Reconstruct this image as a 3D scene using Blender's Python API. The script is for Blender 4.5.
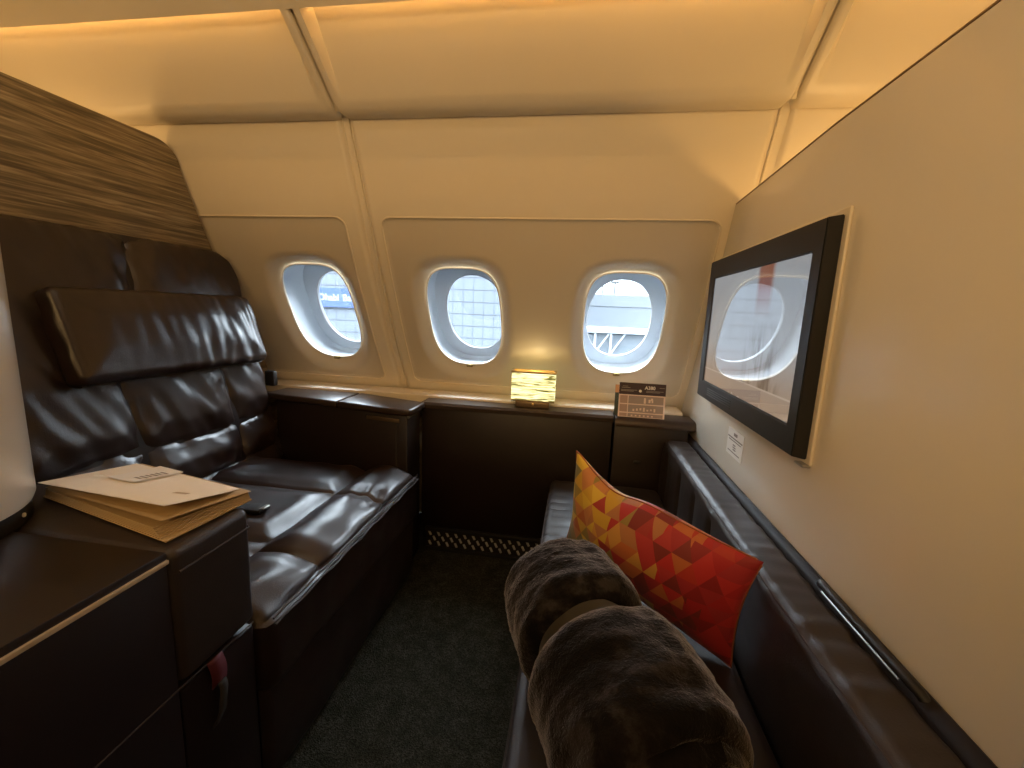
import bpy, bmesh, math, random
from mathutils import Vector, Matrix, noise
random.seed(7)
PI = math.pi
S = bpy.context.scene
COL = S.collection
for o in list(bpy.data.objects): bpy.data.objects.remove(o)

# ------------------------------------------------------------------ camera
cam = bpy.data.cameras.new('camera'); camo = bpy.data.objects.new('camera', cam); COL.objects.link(camo)
cam.sensor_width = 36.0; cam.lens = 430/1024*36; cam.clip_start = .01; cam.clip_end = 500
camo.matrix_world = Matrix((
    (0.9875296, -0.06482165, 0.14346928, 0),
    (0.15205689, 0.1565959, -0.97588751, 0),
    (0.04079194, 0.9855333, 0.16449967, .955),
    (0, 0, 0, 1)))
S.camera = camo
# ------------------------------------------------------------------ view, sky and lights
vs = S.view_settings
vs.view_transform = 'Standard'; vs.look = 'None'; vs.gamma = 1; vs.use_curve_mapping = False; vs.exposure = 0.0
SKY = 8.0; COVE = 2.6; CABIN = 23.0; LAMP = 1.0
WARM = (1, .57, .19)
w = bpy.data.worlds.new('overcast_sky'); S.world = w; w.use_nodes = True
bg = w.node_tree.nodes['Background']; bg.inputs[0].default_value = (.76, .89, 1, 1); bg.inputs[1].default_value = SKY
# overcast sky, much brighter overhead than along the horizon
_n, _l = w.node_tree.nodes, w.node_tree.links
_tc = _n.new('ShaderNodeTexCoord'); _sp = _n.new('ShaderNodeSeparateXYZ'); _mr = _n.new('ShaderNodeMapRange')
_l.new(_tc.outputs['Generated'], _sp.inputs[0]); _l.new(_sp.outputs[2], _mr.inputs[0])
for _k, _v in ((1, .10), (2, .45), (3, SKY*.6), (4, SKY*3.4)): _mr.inputs[_k].default_value = _v
_l.new(_mr.outputs[0], bg.inputs[1])
def area(name, loc, direction, sx, sy, power, color=WARM, spread=PI):
    l = bpy.data.lights.new(name, 'AREA'); l.shape = 'RECTANGLE'; l.size = sx; l.size_y = sy
    l.energy = power; l.color = color; l.spread = spread
    o = bpy.data.objects.new(name, l); COL.objects.link(o); o.location = loc
    o.rotation_euler = Vector(direction).to_track_quat('-Z', 'Y').to_euler()
    return o
def point(name, loc, power, color=WARM, r=.04):
    l = bpy.data.lights.new(name, 'POINT'); l.energy = power; l.color = color; l.shadow_soft_size = r
    o = bpy.data.objects.new(name, l); COL.objects.link(o); o.location = loc
    return o
# warm LED strips in the slot above each overhead panel
for xa, xb in ((-1.90, -.770), (-.695, .462), (.525, 1.60)):
    area('cove_light', ((xa+xb)/2, 1.024, 1.699), (.0, .604+.2, .797-.15), xb-xa, .010, COVE)
area('opposite_cove_light', (-.35, -1.15, 1.52), (0, 1, -.04), 2.9, .30, CABIN, (1, .62, .25))
area('ceiling_fill', (-.62, .30, 1.88), (0, 0, -1), .35, .2, 1.5, (1, .80, .58))  # added overhead fill that brightens the booklet and curved panel, no fixture modelled
point('neighbour_reading_light', (-1.62, 1.15, 1.28), 1.6)
point('neighbour_reading_light', (.70, 1.15, 1.15), 3.2)

# ------------------------------------------------------------------ material helpers
class NT:
    def __init__(s, name):
        s.m = bpy.data.materials.new(name); s.m.use_nodes = True
        s.n = s.m.node_tree.nodes; s.l = s.m.node_tree.links
        s.b = s.n['Principled BSDF']; s.out = s.n['Material Output']
    def new(s, t, **k):
        n = s.n.new(t)
        for a, v in k.items(): setattr(n, a, v)
        return n
    def set(s, node, **k):
        for a, v in k.items():
            i = node.inputs[int(a[1:]) if a[0] == '_' else a.replace('_', ' ')]
            if hasattr(v, 'is_output'): s.l.new(v, i)
            else: i.default_value = v
        return node
    def math(s, op, a, b=0.0, c=None):
        n = s.new('ShaderNodeMath', operation=op)
        for k, v in enumerate((a, b, c)):
            if v is None: continue
            if hasattr(v, 'is_output'): s.l.new(v, n.inputs[k])
            else: n.inputs[k].default_value = v
        return n.outputs[0]
    def ramp(s, fac, stops, interp='LINEAR'):
        r = s.new('ShaderNodeValToRGB'); cr = r.color_ramp; cr.interpolation = interp
        while len(cr.elements) < len(stops): cr.elements.new(.5)
        for e, (p, c) in zip(cr.elements, stops): e.position = p; e.color = (*c, 1)
        s.l.new(fac, r.inputs[0]); return r.outputs[0]
    def mix(s, fac, a, b, blend='MIX'):
        n = s.new('ShaderNodeMix', data_type='RGBA', blend_type=blend)
        for k, v in ((0, fac), (6, a), (7, b)):
            if hasattr(v, 'is_output'): s.l.new(v, n.inputs[k])
            else: n.inputs[k].default_value = v if k == 0 else (*v, 1)
        return n.outputs[2]
    def noise(s, vec, scale, detail=3, rough=.5, dist=0):
        n = s.new('ShaderNodeTexNoise'); s.l.new(vec, n.inputs['Vector'])
        n.inputs['Scale'].default_value = scale; n.inputs['Detail'].default_value = detail
        n.inputs['Roughness'].default_value = rough; n.inputs['Distortion'].default_value = dist
        return n.outputs['Fac']
    def pos(s): return s.new('ShaderNodeTexCoord').outputs['Object']
    def map(s, vec, scale, rot=(0, 0, 0), loc=(0, 0, 0)):
        n = s.new('ShaderNodeMapping'); s.l.new(vec, n.inputs[0])
        n.inputs['Scale'].default_value = scale; n.inputs['Rotation'].default_value = rot; n.inputs['Location'].default_value = loc
        return n.outputs[0]
    def bump(s, h, strength, dist=.002):
        n = s.new('ShaderNodeBump'); s.l.new(h, n.inputs['Height'])
        n.inputs['Strength'].default_value = strength; n.inputs['Distance'].default_value = dist
        s.l.new(n.outputs[0], s.b.inputs['Normal'])
    def base(s, c):
        if hasattr(c, 'is_output'): s.l.new(c, s.b.inputs['Base Color'])
        else: s.b.inputs['Base Color'].default_value = (*c, 1)
def plain(name, col, rough=.5, metal=0, spec=.5, var=.06, scale=40, bump=0, coat=0, sheen=0):
    t = NT(name); p = t.pos(); f = t.noise(p, scale, 3)
    t.base(t.mix(f, tuple(c*(1-var) for c in col), tuple(min(1, c*(1+var)) for c in col)))
    t.set(t.b, Roughness=rough, Metallic=metal); t.b.inputs['Specular IOR Level'].default_value = spec
    t.b.inputs['Coat Weight'].default_value = coat; t.b.inputs['Coat Roughness'].default_value = .20
    t.b.inputs['Sheen Weight'].default_value = sheen
    if bump: t.bump(t.noise(p, scale*6, 2), bump, .0006)
    return t.m
def leather(name, c1, c2, rough=.36, crease=.5):
    t = NT(name); p = t.pos()
    f = t.noise(p, 9, 4); t.base(t.mix(f, c1, c2))
    v = t.new('ShaderNodeTexVoronoi'); v.inputs['Scale'].default_value = 420; t.l.new(p, v.inputs['Vector'])
    cre = t.noise(t.map(p, (4, 4, 9)), 1.6, 2, .5, .6)
    h = t.math('ADD', t.math('MULTIPLY', v.outputs['Distance'], .05), t.math('MULTIPLY', cre, crease))
    t.bump(h, .45, .008)
    r = t.noise(p, 26, 3); t.set(t.b, Roughness=t.math('ADD', t.math('MULTIPLY', r, .16), rough-.08)); t.b.inputs['IOR'].default_value = 1.62
    return t.m
M = {}
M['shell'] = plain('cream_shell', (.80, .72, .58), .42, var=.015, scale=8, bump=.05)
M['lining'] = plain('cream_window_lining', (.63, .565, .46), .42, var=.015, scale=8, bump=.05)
M['shell_trim'] = plain('cream_trim', (.78, .69, .54), .38, var=.02, scale=12)
M['partition'] = plain('cream_satin_panel', (.80, .74, .63), .33, var=.015, scale=6, bump=.03, coat=.8)
M['bezel'] = plain('cream_bezel', (.82, .74, .6), .3, var=.02)
M['plenum'] = plain('white_window_liner', (.40, .425, .45), .6, spec=.2, var=.01)
M['gap'] = plain('dark_gap', (.03, .022, .015), .8)
M['leather'] = leather('dark_brown_leather', (.013, .006, .0045), (.024, .012, .009), .35, .22)
M['leather_sofa'] = leather('dark_brown_sofa_leather', (.014, .008, .0065), (.022, .013, .010), .50, .2)
M['console'] = plain('dark_brown_console', (.010, .0045, .0035), .42, var=.15, scale=60, bump=.12)
M['console_top'] = plain('dark_brown_lid', (.030, .018, .013), .36, var=.12, scale=60, bump=.1)
M['stitch'] = plain('brown_thread', (.10, .065, .045), .6)
M['piping'] = plain('brown_piping', (.032, .020, .015), .55)
M['brass'] = plain('brass', (.72, .52, .24), .28, metal=1, var=.05)
M['rail'] = plain('matt_dark_rail', (.012, .007, .006), .6, spec=.3)
M['latch'] = plain('aged_brass', (.30, .22, .09), .4, metal=.7)
M['steel'] = plain('satin_steel', (.5, .47, .43), .3, metal=1, var=.05)
M['bronze'] = plain('bronze_trim', (.30, .22, .14), .35, metal=.9)
M['black'] = plain('black_plastic', (.012, .011, .011), .45)
M['tv_black'] = plain('charcoal_tv_plastic', (.015, .0155, .018), .45, spec=.35)
M['strip'] = plain('beige_inlay', (.46, .36, .24), .45)
M['paper'] = plain('cream_card', (.88, .83, .74), .7, var=.03)
M['paper_dark'] = plain('kraft_paper', (.50, .36, .19), .75, var=.05)
M['white'] = plain('white_card', (.86, .84, .8), .6, var=.02)
M['ink'] = plain('dark_ink', (.05, .04, .04), .7)
M['grey_ink'] = plain('grey_ink', (.30, .27, .25), .7)
M['red'] = plain('red_webbing', (.075, .003, .007), .7, var=.2, scale=200)
M['grey_strap'] = plain('grey_webbing', (.018, .014, .011), .7, var=.2, scale=200)
M['plum'] = plain('plum_print', (.040, .018, .026), .5)
M['taupe'] = plain('taupe_print', (.38, .31, .30), .6)
M['pink'] = plain('blush_print', (.85, .70, .64), .6)
M['copper'] = plain('copper_print', (.45, .20, .06), .5)
M['green'] = plain('dark_green_print', (.03, .05, .035), .5)
M['band'] = plain('olive_satin_band', (.020, .0155, .008), .52, var=.1, scale=30, sheen=.3)
def veneer():
    t = NT('streaked_wood_veneer'); p = t.pos()
    a = t.noise(t.map(p, (1, 1.6, 40), (.06, 0, 0)), 2.2, 5, .6, .5)
    b = t.noise(t.map(p, (1, 4, 120), (.06, 0, 0)), 1.5, 3, .6, .4)
    f = t.math('ADD', t.math('MULTIPLY', a, .65), t.math('MULTIPLY', b, .35))
    t.base(t.ramp(f, [(.32, (.070, .052, .029)), (.45, (.14, .107, .062)), (.54, (.27, .21, .13)), (.66, (.46, .39, .27))]))
    t.set(t.b, Roughness=.38); t.bump(f, .12, .002); return t.m
M['veneer'] = veneer()
def carpet():
    t = NT('dark_tweed_carpet'); p = t.pos()
    v = t.new('ShaderNodeTexVoronoi'); t.l.new(t.map(p, (1, 1.5, 1), (0, 0, .4)), v.inputs['Vector']); v.inputs['Scale'].default_value = 330
    c = t.new('ShaderNodeSeparateColor'); t.l.new(v.outputs['Color'], c.inputs[0])
    f = t.math('MULTIPLY', c.outputs[0], t.noise(p, 25, 3))
    t.base(t.ramp(f, [(.05, (.014, .0145, .011)), (.30, (.034, .035, .027)), (.55, (.066, .066, .052))]))
    t.set(t.b, Roughness=.95); t.b.inputs['Specular IOR Level'].default_value = .1
    t.bump(v.outputs['Distance'], .8, .004); return t.m
M['carpet'] = carpet()
def fur():
    t = NT('dark_brown_plush'); p = t.pos()
    a = t.noise(p, 11, 3, .55, 1.6); b = t.noise(p, 70, 4, .7)
    f = t.math('ADD', t.math('MULTIPLY', a, .7), t.math('MULTIPLY', b, .3))
    t.base(t.ramp(f, [(.42, (.0025, .0018, .0017)), (.50, (.007, .005, .005)), (.60, (.030, .026, .026))]))
    t.set(t.b, Roughness=.85); t.b.inputs['Specular IOR Level'].default_value = .15
    t.b.inputs['Sheen Weight'].default_value = .65; t.b.inputs['Sheen Roughness'].default_value = .33
    t.b.inputs['Sheen Tint'].default_value = (.75, .70, .70, 1)
    t.bump(t.noise(t.map(p, (1, 1, 1)), 230, 3, .7), .6, .003); return t.m
M['fur'] = fur()
def glass(name, haze):
    t = NT(name); t.n.remove(t.b)
    tr = t.new('ShaderNodeBsdfTransparent'); gl = t.new('ShaderNodeBsdfGlossy'); gl.inputs['Roughness'].default_value = .02
    df = t.new('ShaderNodeBsdfDiffuse'); df.inputs[0].default_value = (.85, .9, .95, 1)
    fr = t.new('ShaderNodeFresnel'); fr.inputs[0].default_value = 1.35
    m1 = t.new('ShaderNodeMixShader'); m1.inputs[0].default_value = haze
    t.l.new(tr.outputs[0], m1.inputs[1]); t.l.new(df.outputs[0], m1.inputs[2])
    m2 = t.new('ShaderNodeMixShader'); t.l.new(fr.outputs[0], m2.inputs[0]); t.l.new(m1.outputs[0], m2.inputs[1]); t.l.new(gl.outputs[0], m2.inputs[2])
    t.l.new(m2.outputs[0], t.out.inputs[0]); return t.m
M['pane'] = glass('dust_cover_acrylic', .01)
M['outer_pane'] = glass('outer_acrylic', .05)
def emit(t, col, strength):
    if hasattr(col, 'is_output'): t.l.new(col, t.b.inputs['Emission Color'])
    else: t.b.inputs['Emission Color'].default_value = (*col, 1)
    t.b.inputs['Emission Strength'].default_value = strength
def shade():
    t = NT('backlit_striped_shade'); p = t.pos()
    f = t.noise(t.map(p, (9, 9, 130), (0, .06, 0)), 1.6, 3, .55, .8)
    c = t.ramp(f, [(.37, (.05, .045, .006)), (.43, (.17, .16, .045)), (.49, (.50, .47, .22)), (.72, (.85, .80, .50))])
    t.base(c); t.set(t.b, Roughness=.6); emit(t, c, 2.1*LAMP); return t.m
M['shade'] = shade()
def screen():
    t = NT('lit_tv_screen'); uv = t.new('ShaderNodeTexCoord').outputs['UV']
    sp = t.new('ShaderNodeSeparateXYZ'); t.l.new(uv, sp.inputs[0]); u, v = sp.outputs[0], sp.outputs[1]
    base = t.ramp(v, [(0, (.42, .30, .22)), (.16, (.40, .31, .25)), (.40, (.42, .42, .42)), (1, (.37, .41, .45))])
    st = t.noise(t.map(uv, (11, 1.6, 1)), 1.4, 3, .6, .3)
    win = t.math('MULTIPLY', t.math('SMOOTH_MIN', t.math('MULTIPLY', t.math('SUBTRACT', u, .50), 6), t.math('MULTIPLY', t.math('SUBTRACT', .92, u), 8), .1), 1)
    low = t.math('MULTIPLY', t.math('SUBTRACT', .62, v), 3)
    win = t.math('MAXIMUM', win, 0); low = t.math('MAXIMUM', low, 0)
    k = t.new('ShaderNodeClamp'); t.l.new(t.math('MULTIPLY', t.math('MULTIPLY', win, low), t.math('GREATER_THAN', v, .14)), k.inputs[0])
    k2 = t.new('ShaderNodeClamp'); t.l.new(t.math('MULTIPLY', t.math('SUBTRACT', st, .42), 5), k2.inputs[0])
    c = t.mix(t.math('MULTIPLY', k.outputs[0], k2.outputs[0]), base, (.13, .085, .06))
    # reddish hanging at the top
    a = t.new('ShaderNodeClamp'); t.l.new(t.math('MULTIPLY', t.math('SUBTRACT', .085, t.math('ABSOLUTE', t.math('SUBTRACT', u, .66))), 30), a.inputs[0])
    b = t.new('ShaderNodeClamp'); t.l.new(t.math('MULTIPLY', t.math('SUBTRACT', v, .62), 4.0), b.inputs[0])
    c = t.mix(t.math('MULTIPLY', a.outputs[0], b.outputs[0]), c, t.mix(st, (.20, .05, .03), (.34, .14, .09)))
    ln = t.math('LESS_THAN', t.math('ABSOLUTE', t.math('SUBTRACT', v, .135)), .006)
    c = t.mix(t.math('MULTIPLY', ln, .5), c, (.75, .62, .5))
    t.base((.004, .004, .005)); t.set(t.b, Roughness=.03); t.b.inputs['IOR'].default_value = 1.9
    emit(t, c, .62); return t.m
M['screen'] = screen()
def pillow_mat():
    t = NT('triangle_print_cotton'); uv = t.new('ShaderNodeTexCoord').outputs['UV']
    sp = t.new('ShaderNodeSeparateXYZ'); t.l.new(uv, sp.inputs[0]); u, v = sp.outputs[0], sp.outputs[1]
    b = t.math('DIVIDE', v, .0315); a = t.math('SUBTRACT', t.math('DIVIDE', u, .037), t.math('MULTIPLY', b, .5))
    i, j = t.math('FLOOR', a), t.math('FLOOR', b)
    k = t.math('GREATER_THAN', t.math('ADD', t.math('SUBTRACT', a, i), t.math('SUBTRACT', b, j)), 1.0)
    cx = t.new('ShaderNodeCombineXYZ')
    for q, s_ in enumerate((i, j, t.math('MULTIPLY', k, 3.7))): t.l.new(s_, cx.inputs[q])
    wn = t.new('ShaderNodeTexWhiteNoise'); t.l.new(cx.outputs[0], wn.inputs['Vector']); r = wn.outputs['Value']
    yel = t.ramp(r, [(0, (.28, .20, .05)), (.16, (.42, .11, .03)), (.34, (.55, .33, .04)), (.52, (.62, .42, .05)), (.68, (.50, .20, .07)), (.84, (.20, .18, .08))], 'CONSTANT')
    org = t.ramp(r, [(0, (.20, .02, .02)), (.18, (.48, .13, .04)), (.36, (.42, .03, .035)), (.52, (.56, .28, .06)), (.68, (.42, .17, .07)), (.84, (.34, .03, .03))], 'CONSTANT')
    red = t.ramp(r, [(0, (.40, .012, .018)), (.25, (.27, .012, .018)), (.50, (.48, .022, .026)), (.72, (.36, .02, .028)), (.90, (.43, .03, .02))], 'CONSTANT')
    ran = t.math('MULTIPLY', t.math('SUBTRACT', wn.outputs['Value'], .5), .05)
    f1 = t.math('GREATER_THAN', t.math('ADD', u, t.math('MULTIPLY', t.math('SUBTRACT', r, .5), .12)), -.07)
    f2 = t.math('GREATER_THAN', t.math('ADD', u, t.math('MULTIPLY', t.math('SUBTRACT', r, .5), .14)), .075)
    t.base(t.mix(f2, t.mix(f1, yel, org), red)); t.set(t.b, Roughness=.62)
    t.b.inputs['Sheen Weight'].default_value = .1
    t.bump(t.noise(uv, 900, 2), .2, .001); return t.m
M['pillow'] = pillow_mat()
def facade():
    t = NT('glazed_terminal_facade'); p = t.pos()
    sp = t.new('ShaderNodeSeparateXYZ'); t.l.new(p, sp.inputs[0])
    gx = t.math('LESS_THAN', t.math('FRACT', t.math('DIVIDE', sp.outputs[0], .62)), .12)
    gz = t.math('LESS_THAN', t.math('FRACT', t.math('DIVIDE', sp.outputs[2], .70)), .10)
    t.base(t.mix(t.math('MAXIMUM', t.math('MULTIPLY', gx, .55), gz), (.066, .077, .092), (.022, .027, .036)))
    t.set(t.b, Roughness=.7); return t.m
M['facade'] = facade()
M['ext_wall'] = plain('pale_terminal_wall', (.078, .088, .10), .8, var=.08, scale=1)
M['ext_roof'] = plain('pale_roof', (.075, .085, .095), .7, var=.03)
M['ext_white'] = plain('white_painted_steel', (.19, .21, .23), .5)
M['ext_dark'] = plain('grey_bridge', (.040, .050, .060), .7, var=.2, scale=2)
M['ext_ground'] = plain('apron_concrete', (.05, .055, .06), .9, var=.1, scale=.5)
M['sign_blue'] = plain('blue_sign', (.014, .036, .115), .5)
M['mast'] = plain('grey_mast', (.03, .032, .035), .6)

# ------------------------------------------------------------------ object helpers
def thing(name, label, cat, loc=(0, 0, 0), group=None):
    o = bpy.data.objects.new(name, None); COL.objects.link(o); o.location = loc; o.empty_display_size = .05
    o['label'] = label; o['category'] = cat
    if group: o['group'] = group
    return o
def tag(o, label, cat, group=None, kind=None):
    o['label'] = label; o['category'] = cat
    if group: o['group'] = group
    if kind: o['kind'] = kind
    return o
def sroot(name, loc=(0, 0, 0)):
    o = bpy.data.objects.new(name, None); COL.objects.link(o); o.location = loc; o['kind'] = 'structure'; return o
def wloc(o):
    v = Vector(o.location)
    while o.parent: o = o.parent; v += Vector(o.location)
    return v
def obj(name, bm, mat, parent=None, smooth=True, label=None, kind=None, recalc=True):
    if recalc: bmesh.ops.recalc_face_normals(bm, faces=bm.faces)
    me = bpy.data.meshes.new(name); bm.to_mesh(me); bm.free()
    me.materials.append(mat)
    if smooth:
        for p in me.polygons: p.use_smooth = True
        me.set_sharp_from_angle(angle=math.radians(38))
    o = bpy.data.objects.new(name, me); COL.objects.link(o)
    if parent:
        o.parent = parent; o.location = -wloc(parent)
    if label: o['label'] = label
    if kind: o['kind'] = kind
    return o
def struct(name, bm, mat, parent=None, smooth=True):
    o = obj(name, bm, mat, parent, smooth)
    if not parent: o['kind'] = 'structure'
    return o
def grid(bm, nu, nv, fn, closed_u=False, skip=None, uvfn=None):
    vs_ = [[bm.verts.new(fn(i, j)) for j in range(nv)] for i in range(nu)]
    fs = []
    for i in range(nu if closed_u else nu-1):
        for j in range(nv-1):
            if skip and skip(i, j): continue
            a, b, c, d = vs_[i][j], vs_[(i+1) % nu][j], vs_[(i+1) % nu][j+1], vs_[i][j+1]
            fs.append(bm.faces.new((a, b, c, d)))
    return vs_, fs
def box(bm, a, b, bev=.003, seg=2, M4=None):
    c = [(x+y)/2 for x, y in zip(a, b)]; d = [abs(y-x) for x, y in zip(a, b)]
    r = bmesh.ops.create_cube(bm, size=1)
    for v in r['verts']: v.co = Vector((v.co.x*d[0]+c[0], v.co.y*d[1]+c[1], v.co.z*d[2]+c[2]))
    vsl = r['verts']
    if bev > 0:
        es = list({e for v in vsl for e in v.link_edges})
        r2 = bmesh.ops.bevel(bm, geom=es, offset=min(bev, min(d)*.45), segments=seg, affect='EDGES', profile=.5)
        vsl = list({v for f in r2['faces'] for v in f.verts} | {v for v in vsl if v.is_valid})
    if M4 is not None:
        for v in vsl: v.co = M4 @ v.co
    return bm
def prism(bm, poly, lo, hi, axis='z', bev=0.0, seg=2):
    def P(p, h):
        return {'z': (p[0], p[1], h), 'x': (h, p[0], p[1]), 'y': (p[0], h, p[1])}[axis]
    A = [bm.verts.new(P(p, lo)) for p in poly]; B = [bm.verts.new(P(p, hi)) for p in poly]
    f1 = bm.faces.new(A); f2 = bm.faces.new(B[::-1]); n = len(poly)
    fs = [f1, f2] + [bm.faces.new((A[i], B[i], B[(i+1) % n], A[(i+1) % n])) for i in range(n)]
    bmesh.ops.recalc_face_normals(bm, faces=fs)
    if bev:
        es = [e for e in set(e for f in fs for e in f.edges) if e.calc_face_angle(0) > .6]
        bmesh.ops.bevel(bm, geom=es, offset=bev, segments=seg, affect='EDGES', profile=.5)
    return bm
def tube(bm, pts, r, n=8, closed=False, cap=True):
    pts = [Vector(p) for p in pts]; L = len(pts); rings = []
    up = Vector((0.123, .31, .94))
    for i, p in enumerate(pts):
        t = (pts[(i+1) % L]-pts[i-1]) if closed else (pts[min(i+1, L-1)]-pts[max(i-1, 0)])
        t.normalize(); a = t.cross(up).normalized(); b = t.cross(a).normalized()
        rr = r[i] if isinstance(r, (list, tuple)) else r
        rings.append([bm.verts.new(p+a*math.cos(2*PI*k/n)*rr+b*math.sin(2*PI*k/n)*rr) for k in range(n)])
    for i in range(L if closed else L-1):
        A, B = rings[i], rings[(i+1) % L]
        for k in range(n): bm.faces.new((A[k], A[(k+1) % n], B[(k+1) % n], B[k]))
    if cap and not closed: bm.faces.new(rings[0]); bm.faces.new(rings[-1][::-1])
    return bm
def lathe(bm, prof, center, n=32, axis='z'):
    c = Vector(center)
    def P(i, j):
        r, h = prof[j]; a = 2*PI*i/n
        q = {'z': Vector((r*math.cos(a), r*math.sin(a), h)), 'x': Vector((h, r*math.cos(a), r*math.sin(a))), 'y': Vector((r*math.cos(a), h, r*math.sin(a)))}[axis]
        return c+q
    grid(bm, n, len(prof), P, closed_u=True); return bm
def sm(a, b, x):
    t = min(1, max(0, (x-a)/(b-a))); return t*t*(3-2*t)
def rbox(bm, h, r, step, M4, disp=None, pre=None):
    """rounded box of half size h and edge radius r, gridded; disp(p, n)->offset along n, all in local space"""
    def coords(hh):
        inner = hh-r; k = max(1, round(2*inner/step)); e = [hh-r*(1-math.sin(a)) for a in (PI/8*.6, PI/4*.8, PI/2*.78, PI/2)]
        core = [-inner+2*inner*i/k for i in range(k+1)]
        return [-x for x in reversed(e)] + core + e
    cx, cy, cz = (coords(x) for x in h)
    cache = {}
    def vert(x, y, z):
        key = (round(x, 6), round(y, 6), round(z, 6))
        if key in cache: return cache[key]
        p = Vector((x, y, z)); q = Vector([max(-(hh-r), min(hh-r, c)) for c, hh in zip(p, h)])
        d = p-q; n = d.normalized() if d.length > 1e-9 else Vector((0, 0, 1))
        s = q+n*r
        if pre: s, n = pre(s, n)
        if disp: s = s+n*disp(s, n)
        v = bm.verts.new(M4 @ s); cache[key] = v; return v
    def side(us, vs_, fn):
        for i in range(len(us)-1):
            for j in range(len(vs_)-1):
                q = [vert(*fn(us[i], vs_[j])), vert(*fn(us[i+1], vs_[j])), vert(*fn(us[i+1], vs_[j+1])), vert(*fn(us[i], vs_[j+1]))]
                if len(set(q)) == 4: bm.faces.new(q)
    for s in (-1, 1):
        side(cx, cy, lambda a, b: (a, b, s*h[2])); side(cx, cz, lambda a, b: (a, s*h[1], b)); side(cy, cz, lambda a, b: (s*h[0], a, b))
    return bm
def T(x, y, z): return Matrix.Translation((x, y, z))
def frame(o, X, Y, Z):
    m = Matrix.Identity(4)
    for k, v in enumerate((X, Y, Z)):
        for r_ in range(3): m[r_][k] = v[r_]
    m.translation = o; return m
def groove(d, w): return math.exp(-(d/w)**2)
def text_part(name, s, size, M4, mat, parent, depth=.0004, align='LEFT', bold=False):
    c = bpy.data.curves.new(name, 'FONT'); c.body = s; c.size = size; c.extrude = depth; c.align_x = align
    if bold: c.offset = size*.022
    t = bpy.data.objects.new(name, c); COL.objects.link(t)
    dg = bpy.context.evaluated_depsgraph_get(); me = bpy.data.meshes.new_from_object(t.evaluated_get(dg))
    bpy.data.objects.remove(t); me.transform(M4); me.materials.clear(); me.materials.append(mat)
    o = bpy.data.objects.new(name, me); COL.objects.link(o); o.parent = parent; o.location = -wloc(parent); return o

# ------------------------------------------------------------------ fuselage wall profile
PR = [(1.82, .0), (1.81, .25), (1.795, .475), (1.75, .603), (1.62, .825), (1.50, 1.05), (1.412, 1.238), (1.351, 1.376), (1.30, 1.485), (1.25, 1.62), (1.17, 1.80), (1.10, 1.92)]
def catmull(P, n=40):
    out = []
    for i in range(len(P)-1):
        p0 = Vector(P[max(i-1, 0)]); p1 = Vector(P[i]); p2 = Vector(P[i+1]); p3 = Vector(P[min(i+2, len(P)-1)])
        for k in range(n):
            t = k/n
            out.append(.5*((2*p1)+(p2-p0)*t+(2*p0-5*p1+4*p2-p3)*t*t+(3*p1-p0-3*p2+p3)*t**3))
    out.append(Vector(P[-1])); return out
PW = catmull(PR); SW = [0.0]
for a, b in zip(PW[:-1], PW[1:]): SW.append(SW[-1]+(b-a).length)
def wall(s):
    s = max(0, min(SW[-1]-1e-6, s)); lo, hi = 0, len(SW)-1
    while hi-lo > 1:
        m = (lo+hi)//2
        if SW[m] <= s: lo = m
        else: hi = m
    f = (s-SW[lo])/(SW[hi]-SW[lo]); p = PW[lo].lerp(PW[hi], f)
    t = (PW[min(hi+2, len(PW)-1)]-PW[max(lo-2, 0)]).normalized()
    return p, t, Vector((t.y, -t.x))      # point, up tangent, OUTBOARD normal (y,z)
def s_of_z(z):
    for a, b, sa, sb in zip(PW[:-1], PW[1:], SW[:-1], SW[1:]):
        if a.y <= z <= b.y: return sa+(z-a.y)/(b.y-a.y)*(sb-sa)
    return 0
def wp(x, s, d=0):
    p, t, n = wall(s); return Vector((x, p.x+n.x*d, p.y+n.y*d))
def y_at_z(z): return wall(s_of_z(z))[0].x

# ------------------------------------------------------------------ setting
XL, XR, YB = -2.4, 1.75, -1.3
bm = bmesh.new(); box(bm, (XL, YB, -.05), (XR, 1.9, 0), 0); struct('floor', bm, M['carpet'])
# windows
WIN = [(-1.005, s_of_z(.902)), (-.425, s_of_z(.902)), (.157, s_of_z(.902)), (-1.58, s_of_z(.902)), (.735, s_of_z(.902))]
WA, WB = .140, .208
def sup(u, v, a=WA, b=WB):
    n = 3.6 if v > 0 else 2.7
    return (abs(u)/a)**n+(abs(v)/b)**n
def suppt(th, a=WA, b=WB, nt=3.6, nb=2.7):
    c, s = math.cos(th), math.sin(th); n = nt if s > 0 else nb
    return a*math.copysign(abs(c)**(2/n), c), b*math.copysign(abs(s)**(2/n), s)
def rrect(u, v, x0, x1, s0, s1, r):
    dx = abs(u-(x0+x1)/2)-((x1-x0)/2-r); dy = abs(v-(s0+s1)/2)-((s1-s0)/2-r)
    return math.hypot(max(dx, 0), max(dy, 0))+min(max(dx, dy), 0)-r
SI0, SI1 = s_of_z(.650), s_of_z(1.247)
INS = [(-1.86, -.800, SI0, SI1), (-.672, .402, SI0, SI1), (.56, 1.70, SI0, SI1)]
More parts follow.
